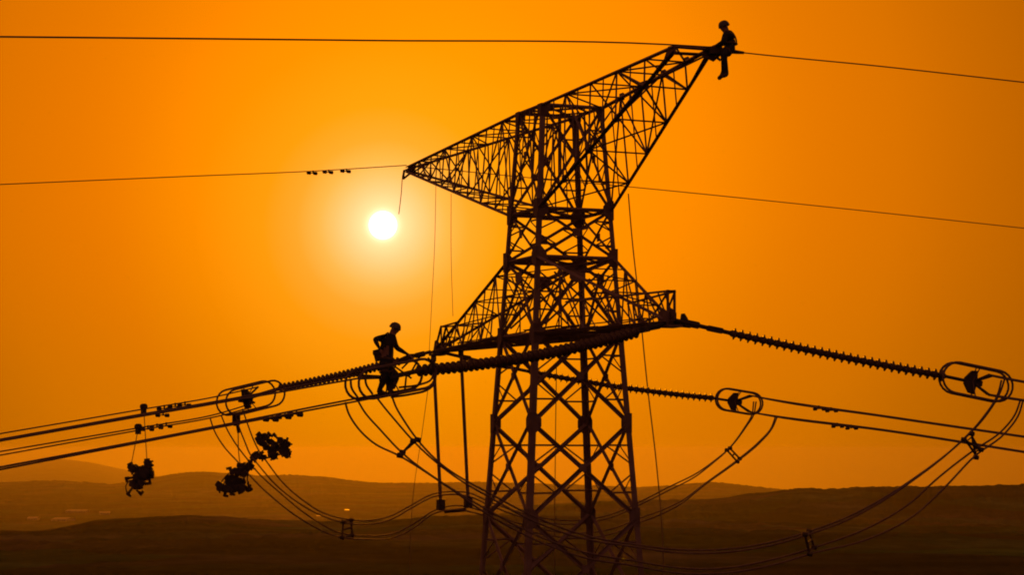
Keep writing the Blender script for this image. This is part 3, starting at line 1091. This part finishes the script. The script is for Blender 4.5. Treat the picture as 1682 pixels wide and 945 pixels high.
# hanging slack loop at the tip
# stooping on the near conductors, facing right
feet = near_l(632, 647)
yB = feet.y
PB = lambda x, y, dy=0.0: atdepth(x, y, yB + dy)
faceB = Vector((.93, -.25, -.22)).normalized()
JB = dict(pelvis=PB(634, 597), chest=PB(635.5, 569), neck=PB(644, 551), head=PB(648, 541),
          shl=PB(632, 555.5, -.12), shr=PB(645, 556, .17), ell=PB(615, 556.5, -.26), elr=PB(651.5, 572, .30),
          wrl=PB(622.5, 571.5, -.26), wrr=PB(668, 581.5, .22),
          hpl=PB(631, 601, -.1), hpr=PB(637, 601, .1), knl=PB(631.5, 622, -.17), knr=PB(644, 622, .10),
          anl=PB(623.5, 641, -.13), anr=PB(641, 642, .16), tol=PB(634, 646.5, -.16), tor=PB(651, 645.5, .12))
rt, by, ax, bx = person('worker in a helmet stooping on the left conductors, elbow out, reaching right', JB, faceB, Vector((.1, 0, -1)), feet)
m = MB(); m.box(PB(621, 584, -.02), Vector((1, 0, .25)), Vector((0, 1, 0)), Vector((-.25, 0, 1)), .17, .26, .24, .05)
m.box(PB(620, 580, -.02), Vector((1, 0, .25)), Vector((0, 1, 0)), Vector((-.25, 0, 1)), .19, .28, .06, .03)
obj('tool_pouch', m, 'leather', rt)
# the pole from his hand to the arm end, its trestle and the rails by his feet
m = MB(); hr_ = JB['wrr'] + Vector((.04, 0, -.03))
tip_ = T(-9.5, -.3, zb)
p_end = atdepth(714, 578, yB + 1.2)
m.tube([PB(655, 592, .2), hr_, atdepth(690, 583, yB + .7), p_end], .028, 6)
m.tube([PB(648, 598, .2), atdepth(672, 588, yB + .4)], .03, 6)
tag(obj('reach_pole', m, 'iron', None, hr_), 'slim pole that the stooping worker holds towards the left arm end', 'pole')
rt = thing('work_seat', PB(660, 625))
tag(rt, 'small rigging frame with crossed stays on the conductors right of the stooping worker', 'frame')
for a, b in (((645, 600), (676, 622)), ((676, 590), (660, 606)), ((703, 588), (717, 604)), ((716, 588), (702, 606)), ((668, 612), (665, 640)), ((690, 585), (672, 618))):
    m = MB(); m.tube([PB(*a, .25), PB(*b, .2)], .022, 6); obj('stay', m, 'iron', rt)
m = MB(); m.tube(smoothpath([PB(655, 637, .2), PB(690, 632, .25), PB(708, 624, .3), PB(713, 612, .3)], 5), .024, 6)
obj('rail', m, 'wire', rt)
m = MB(); m.tube(smoothpath([PB(642, 653, .1), PB(675, 648, .2), PB(705, 639, .3), PB(714, 630, .3), PB(715, 614, .3)], 5), .026, 6)
obj('rail', m, 'wire', rt)
for a, b, l_ in (((576, 624), (588, 654), 'left one of two bent stays under the dark string left of the stooping worker'), ((600, 618), (612, 648), 'right one of two bent stays under the dark string left of the stooping worker')):
    q = [near_l(a[0], a[1]), near_l(a[0] + 1, a[1] + 12), near_l(b[0], b[1])]
    m = MB(); m.tube(smoothpath(q, 5), .026, 6)
    tag(obj('stay_rod', m, 'wire', None, q[0]), l_, 'rod')

# ------------------------------------------------------------------ terrain
def vnoise(x, y, seed):
    xi = np.floor(x).astype(np.int64); yi = np.floor(y).astype(np.int64)
    xf = x - xi; yf = y - yi
    xf = xf * xf * (3 - 2 * xf); yf = yf * yf * (3 - 2 * yf)

    def h(a, b):
        n = (a * 374761393 + b * 668265263 + seed * 982451653) & 0x7fffffff
        n = ((n ^ (n >> 13)) * 1274126177) & 0x7fffffff
        n = n ^ (n >> 16)
        return (n & 0xffff) / 65535.0
    return (h(xi, yi) * (1 - xf) + h(xi + 1, yi) * xf) * (1 - yf) + (h(xi, yi + 1) * (1 - xf) + h(xi + 1, yi + 1) * xf) * yf


def fbm(x, y, o, seed):
    s_ = 0; a = 1; t = 0
    for k in range(o):
        s_ = s_ + a * (vnoise(x, y, seed + k) - .5); t += a
        x = x * 2.03 + 7.1; y = y * 2.03 + 3.7; a *= .5
    return s_ / t


HZ = CY + FPX * math.tan(PITCH)
r2 = [(-400, 868), (0, 867), (60, 869), (110, 862), (165, 851), (250, 848), (310, 846), (380, 851), (470, 856), (600, 860), (700, 852), (800, 850), (950, 850), (1060, 856), (1200, 862), (1450, 868), (2100, 868)]
r3 = [(-400, 884), (700, 884), (800, 860), (880, 834), (980, 828), (1080, 825), (1150, 824), (1195, 820), (1225, 813), (1262, 811), (1290, 806.5), (1335, 805), (1360, 806), (1395, 805), (1405, 801.5), (1500, 800.5), (1600, 798), (1682, 795.5), (2100, 800)]
r4 = [(-400, 800), (0, 793), (100, 792), (180, 797), (225, 793), (270, 783), (310, 776), (345, 775), (385, 778), (430, 780), (480, 779), (530, 782), (580, 788), (625, 793), (700, 794), (800, 793), (950, 797), (1040, 802), (1085, 799), (1130, 794.5), (1175, 793.5), (1215, 796), (1260, 802), (1310, 808), (1450, 812), (1700, 812), (2100, 812)]
r5 = [(-400, 775), (-150, 772), (0, 766), (60, 757), (105, 754), (150, 759), (210, 772), (260, 782), (330, 795), (500, 806), (800, 804), (1300, 806), (2100, 808)]


def prof(tab, px):
    a = np.array(tab, float)
    # rounded interpolation
    xs = np.linspace(-400, 2100, 2501)
    ys = np.interp(xs, a[:, 0], a[:, 1])
    k = np.hanning(25); k /= k.sum()
    ys = np.convolve(np.pad(ys, 12, 'edge'), k, 'valid')
    return np.interp(px, xs, ys)


fine = np.linspace(-R(17), R(17), 1000)
coarse = np.linspace(R(17), 2 * math.pi - R(17), 120)[1:-1]
az = np.concatenate([fine, coarse])
px = CX + FPX * np.tan(np.clip(np.where(az > math.pi, az - 2 * math.pi, az), -R(18), R(18)))
rad_ = np.concatenate([[5, 20, 40, 70, 110, 160, 220], np.geomspace(280, 2200, 130), np.geomspace(2260, 34000, 130)])
kn = np.array([0, 75, 300, 600, 1000, 1600, 2050, 2600, 4600, 7000, 9000, 12500, 25000, 34000], float)
zk = np.zeros((len(kn), len(az)))
el = lambda tab, d: -(prof(tab, px) - HZ) / FPX * d
zk[0] = zk[1] = -27
zk[2] = -31; zk[3] = -36; zk[4] = -44
zk[5] = el(r2, 1600)
zk[7] = el(r3, 2600)
zk[6] = np.minimum((zk[5] + zk[7]) / 2 - 10, zk[5] - 12)
zk[8] = np.minimum(-158, zk[7] - 40); zk[9] = -160
zk[10] = el(r4, 9000)
zk[11] = -330
zk[12] = el(r5, 25000)
zk[13] = -700
RR, AZ = np.meshgrid(rad_, az, indexing='ij')
ZZ = np.zeros_like(RR)
for i, r_ in enumerate(rad_):
    k = int(np.clip(np.searchsorted(kn, r_) - 1, 0, len(kn) - 2))
    t = (r_ - kn[k]) / (kn[k + 1] - kn[k])
    if k >= 4:
        t = t * t * (3 - 2 * t)
    ZZ[i] = zk[k] * (1 - t) + zk[k + 1] * t
XX = RR * np.sin(AZ); YY = RR * np.cos(AZ)
amp = np.interp(RR, [0, 80, 300, 1000, 1600, 3600, 9000, 25000], [0, 0, .5, 2.2, 2.0, 4, 9, 16])
wl = np.interp(RR[:, :1], [0, 1600, 3600, 9000, 25000], [60, 160, 300, 800, 1800])
nz = np.zeros_like(RR)
for w_, lo, hi, sd_ in ((110, 0, 2400, 3), (320, 2400, 6500, 13), (900, 6500, 40000, 23)):
    msk = np.clip(np.minimum((RR - lo * .8) / (lo * .4 + 1), (hi * 1.2 - RR) / (hi * .4)), 0, 1)
    nz += msk * fbm(XX / w_ + 50, YY / w_ + 50, 5, sd_)
ZZ += nz * amp * 1.6
# scrub and tree-top roughness on the nearer slopes
rough = np.interp(RR, [0, 250, 500, 1600, 2600, 3600, 5000, 9000, 12000], [0, .3, 2.2, 5.0, 7.0, 5, 3, 9, 0])
wood = np.clip(fbm(XX / 130 + 9, YY / 190, 3, 71) * 5 + .55, .12, 1)
ZZ += rough * wood * (np.abs(fbm(XX / 17, YY / 26, 3, 41)) * 1.5 + .45 * fbm(XX / 6, YY / 11, 2, 51))
ZZ += np.interp(RR, [6000, 8000, 10500, 12500], [0, 1, 1, 0]) * 16 * fbm(XX / 210, YY / 400, 4, 61)
nr, na = RR.shape
vs = np.stack([XX, YY, ZZ + EZ], -1).reshape(-1, 3)
ii, jj = np.meshgrid(np.arange(nr - 1), np.arange(na), indexing='ij')
j2 = (jj + 1) % na
fs = np.stack([ii * na + jj, (ii + 1) * na + jj, (ii + 1) * na + j2, ii * na + j2], -1).reshape(-1, 4)
fs = fs[:, ::-1]
me = bpy.data.meshes.new('terrain')
me.vertices.add(len(vs) + 1)
me.vertices.foreach_set('co', np.vstack([vs, [[0, 0, 0]]]).astype(np.float32).ravel())
fan = [(len(vs), (j + 1) % na, j) for j in range(na)]
nq = len(fs)
me.loops.add(nq * 4 + na * 3)
me.loops.foreach_set('vertex_index', np.concatenate([fs.ravel(), np.array(fan).ravel()]).astype(np.int32))
me.polygons.add(nq + na)
me.polygons.foreach_set('loop_start', np.concatenate([np.arange(nq) * 4, nq * 4 + np.arange(na) * 3]).astype(np.int32))
me.polygons.foreach_set('use_smooth', np.ones(nq + na, bool))
me.update(calc_edges=True)
me.validate()
ter = bpy.data.objects.new('terrain', me)
link(ter, (0, 0, 0), None)
ter['kind'] = 'structure'
ter['label'] = 'dark rolling hills fading into orange haze'
m, nt, b = newmat('hill_ground')
tc = nt.nodes.new('ShaderNodeTexCoord')
mp = nt.nodes.new('ShaderNodeMapping'); nt.links.new(tc.outputs['Object'], mp.inputs['Vector'])
mp.inputs['Scale'].default_value = (.006, .0035, .004)
n1 = nt.nodes.new('ShaderNodeTexNoise'); n1.inputs['Scale'].default_value = 1; n1.inputs['Detail'].default_value = 11
n1.inputs['Roughness'].default_value = .7
nt.links.new(mp.outputs[0], n1.inputs['Vector'])
vo = nt.nodes.new('ShaderNodeTexVoronoi'); vo.inputs['Scale'].default_value = 1.6
nt.links.new(mp.outputs[0], vo.inputs['Vector'])
rp = nt.nodes.new('ShaderNodeValToRGB')
e = rp.color_ramp.elements
e[0].position = .42; e[0].color = (.020, .034, .011, 1)
e[1].position = .62; e[1].color = (.14, .145, .065, 1)
x_ = e.new(.52); x_.color = (.055, .075, .028, 1)
nt.links.new(n1.outputs['Fac'], rp.inputs['Fac'])
mx = nt.nodes.new('ShaderNodeMix'); mx.data_type = 'RGBA'; mx.blend_type = 'MULTIPLY'
mx.inputs['Factor'].default_value = .5
nt.links.new(rp.outputs['Color'], mx.inputs['A']); nt.links.new(vo.outputs['Color'], mx.inputs['B'])
df = nt.nodes.new('ShaderNodeBsdfDiffuse')
nt.links.new(mx.outputs['Result'], df.inputs['Color'])
nt.links.new(df.outputs[0], nt.nodes['Material Output'].inputs['Surface'])
nt.nodes.remove(b)
me.materials.append(m)


def ground_z(x, y):
    a = math.atan2(x, y) % (2 * math.pi); r = math.hypot(x, y)
    i = int(np.clip(np.searchsorted(rad_, r) - 1, 0, nr - 2))
    aa = a if a <= R(17) else (a - 2 * math.pi if a >= 2 * math.pi - R(17) else None)
    if aa is None:
        return -27 + EZ
    j = int(np.clip(np.searchsorted(fine, aa) - 1, 0, len(fine) - 2))
    t = (r - rad_[i]) / (rad_[i + 1] - rad_[i])
    return float(ZZ[i, j] * (1 - t) + ZZ[i + 1, j] * t) + EZ


# ------------------------------------------------------------------ the far village on the plain
def shed(label, pxx, pyy, w, dpt, h, rot, roof='dullroof'):
    r = ray(pxx, pyy)
    # walk out along the ray to the ground
    t = 4000.0
    while t < 8800:
        p = EYE + r * t
        if p.z <= ground_z(p.x, p.y):
            break
        t += 20
    x, y = p.x, p.y
    z = ground_z(x, y)
    rt = thing('village_building', (x, y, z))
    tag(rt, label, 'building', 'far buildings on the plain')
    c, s_ = math.cos(rot), math.sin(rot)
    X = Vector((c, s_, 0)); Y = Vector((-s_, c, 0)); o = Vector((x, y, z))
    h *= .55; w *= .7
    m = MB(); m.box(o + Z * (h / 2 - 1), X, Y, Z, w, dpt, h + 2)
    obj('wall', m, 'wall', rt)
    m = MB()
    rp_ = [(-dpt / 2 - 1, h), (0, h + dpt * .04), (dpt / 2 + 1, h), (dpt / 2 + 1, h + .5), (0, h + dpt * .04 + .6), (-dpt / 2 - 1, h + .5)]
    m.prism(o - X * (w / 2 + 1), o + X * (w / 2 + 1), rp_, Y, Z)
    obj('roof', m, roof, rt)
    for k in range(3):
        m = MB(); m.box(o + X * (w * (-.3 + .3 * k)) - Y * (dpt / 2 + .05) + Z * h * .55, X, Y, Z, w * .12, .3, h * .35)
        obj('window', m, 'iron', rt)


for q in (('pale long roof low at the far left of the plain', 55, 855, 30, 60, 7, .1),
          ('broad pale roof on the plain below the far peak', 104, 857, 48, 70, 8, -.1),
          ('pale roof on the plain just left of the dark front ridge', 172, 846, 34, 60, 8, .2),
          ('bright flat roof behind the bottom spacer of the far jumper', 570, 841, 15, 34, 6, .05, 'metalroof'),
          ('small bright roof left of the bottom spacer of the far jumper', 523, 851, 11, 26, 6, .15, 'metalroof'),
          ('long pale field shed on the plain under the far hills', 128, 842, 70, 60, 6, 0.0)):
    shed(*q)

# ------------------------------------------------------------------ haze
zmin = float(ZZ.min()) + EZ - 1
m = MB()
ztop = EZ + 12.0
m.box(Vector((0, 0, (zmin + ztop) / 2)), (1, 0, 0), (0, 1, 0), (0, 0, 1), 62000, 62000, ztop - zmin)
hm = bpy.data.materials.new('haze_air')
hm.use_nodes = True
nt = hm.node_tree
for n in list(nt.nodes):
    nt.nodes.remove(n)
out = nt.nodes.new('ShaderNodeOutputMaterial')
pv = nt.nodes.new('ShaderNodeVolumePrincipled')
pv.inputs['Color'].default_value = (.60, .55, .40, 1)
pv.inputs['Density'].default_value = 4.4e-5
pv.inputs['Anisotropy'].default_value = .72
nt.links.new(pv.outputs[0], out.inputs['Volume'])
hz = obj('haze', m, hm, None, (0, 0, 0))
hz['kind'] = 'stuff'
hz['label'] = 'orange dusk haze lying over the hills'

# ------------------------------------------------------------------ light
sd_ = ray(629, 370).normalized()
elev = math.asin(sd_.z); azim = math.atan2(sd_.x, sd_.y)
sl = bpy.data.lights.new('sun', 'SUN')
sl.energy = .85
sl.angle = R(.55)
sl.color = (1, .27, .0)
so = bpy.data.objects.new('sun', sl)
COL.objects.link(so)
so.rotation_mode = 'QUATERNION'
so.rotation_quaternion = Z.rotation_difference(sd_)
w = bpy.data.worlds.new('World')
sc.world = w
w.use_nodes = True
nt = w.node_tree
bg = nt.nodes['Background']
wo = nt.nodes['World Output']
N = nt.nodes.new; L = nt.links.new
tc = N('ShaderNodeTexCoord')
sep = N('ShaderNodeSeparateXYZ'); L(tc.outputs['Generated'], sep.inputs[0])
mxz = N('ShaderNodeMath'); mxz.operation = 'MAXIMUM'; mxz.inputs[1].default_value = .012; L(sep.outputs['Z'], mxz.inputs[0])
cmb = N('ShaderNodeCombineXYZ'); L(sep.outputs['X'], cmb.inputs[0]); L(sep.outputs['Y'], cmb.inputs[1]); L(mxz.outputs[0], cmb.inputs[2])
sky = N('ShaderNodeTexSky'); sky.sky_type = 'NISHITA'; sky.sun_disc = False
sky.sun_elevation = elev; sky.sun_rotation = azim
sky.dust_density = 8; sky.air_density = 2; sky.ozone_density = 1
L(cmb.outputs[0], sky.inputs['Vector'])
flt = N('ShaderNodeMix'); flt.data_type = 'RGBA'; flt.blend_type = 'MULTIPLY'; flt.inputs['Factor'].default_value = 1
flt.inputs['B'].default_value = (.12, .022, .0, 1)      # dust takes the blue out of the light
L(sky.outputs['Color'], flt.inputs['A'])
L(flt.outputs['Result'], bg.inputs['Color'])
bg.inputs['Strength'].default_value = .05


def glow(direction, stops, span, strength):
    dt = N('ShaderNodeVectorMath'); dt.operation = 'DOT_PRODUCT'
    nm = N('ShaderNodeVectorMath'); nm.operation = 'NORMALIZE'
    L(tc.outputs['Generated'], nm.inputs[0]); L(nm.outputs[0], dt.inputs[0])
    dt.inputs[1].default_value = direction
    ac = N('ShaderNodeMath'); ac.operation = 'ARCCOSINE'; L(dt.outputs['Value'], ac.inputs[0])
    dv = N('ShaderNodeMath'); dv.operation = 'DIVIDE'; dv.inputs[1].default_value = R(span); L(ac.outputs[0], dv.inputs[0])
    rp = N('ShaderNodeValToRGB')
    cr = rp.color_ramp
    cr.interpolation = 'B_SPLINE' if span > 50 else 'LINEAR'
    while len(cr.elements) > 1:
        cr.elements.remove(cr.elements[0])
    for k, (a, c) in enumerate(stops):
        e = cr.elements[0] if k == 0 else cr.elements.new(a / span)
        e.position = a / span
        e.color = (*c, 1)
    L(dv.outputs[0], rp.inputs['Fac'])
    b2 = N('ShaderNodeBackground'); b2.inputs['Strength'].default_value = strength
    L(rp.outputs['Color'], b2.inputs['Color'])
    return b2


wide = glow(ray(740, 260).normalized(), [(0, (1.03, .31, .0)), (3, (1.02, .30, .0)), (4.5, (.98, .275, 0)), (6, (.93, .262, 0)), (7.8, (.80, .222, 0)), (9.6, (.70, .182, 0)), (12, (.63, .164, 0)), (13.6, (.54, .14, 0)), (15.5, (.455, .12, 0)), (18, (.39, .098, 0)), (23, (.25, .06, .001)), (30, (.17, .042, .004)), (50, (.15, .038, .016)), (90, (.16, .054, .036)), (179, (.16, .056, .042))], 180, 1.0)
core = glow(sd_, [(0, (6, 6, 5)), (.29, (6, 6, 4.5)), (.37, (.9, 1.0, .7)), (.48, (.35, .6, .42)), (.6, (.3, .5, .34)), (.9, (.2, .38, .25)), (1.3, (.12, .28, .15)), (1.7, (.06, .2, .075)), (2.3, (.03, .11, .025)), (3.2, (.02, .06, .004)), (5, (0, .016, 0)), (7, (0, 0, 0))], 20, 1.0)
a1 = N('ShaderNodeAddShader'); a2 = N('ShaderNodeAddShader')
L(bg.outputs[0], a1.inputs[0]); L(wide.outputs[0], a1.inputs[1])
L(a1.outputs[0], a2.inputs[0]); L(core.outputs[0], a2.inputs[1])
L(a2.outputs[0], wo.inputs['Surface'])

# ------------------------------------------------------------------ render settings
sc.view_settings.view_transform = 'Standard'
sc.view_settings.look = 'None'
sc.view_settings.exposure = 0
sc.view_settings.gamma = 1
sc.view_settings.use_curve_mapping = False
cy = sc.cycles
cy.use_denoising = True
cy.max_bounces = 4
cy.volume_bounces = 1
cy.diffuse_bounces = 2
cy.glossy_bounces = 2
cy.sample_clamp_indirect = 4
cy.filter_width = 1.9
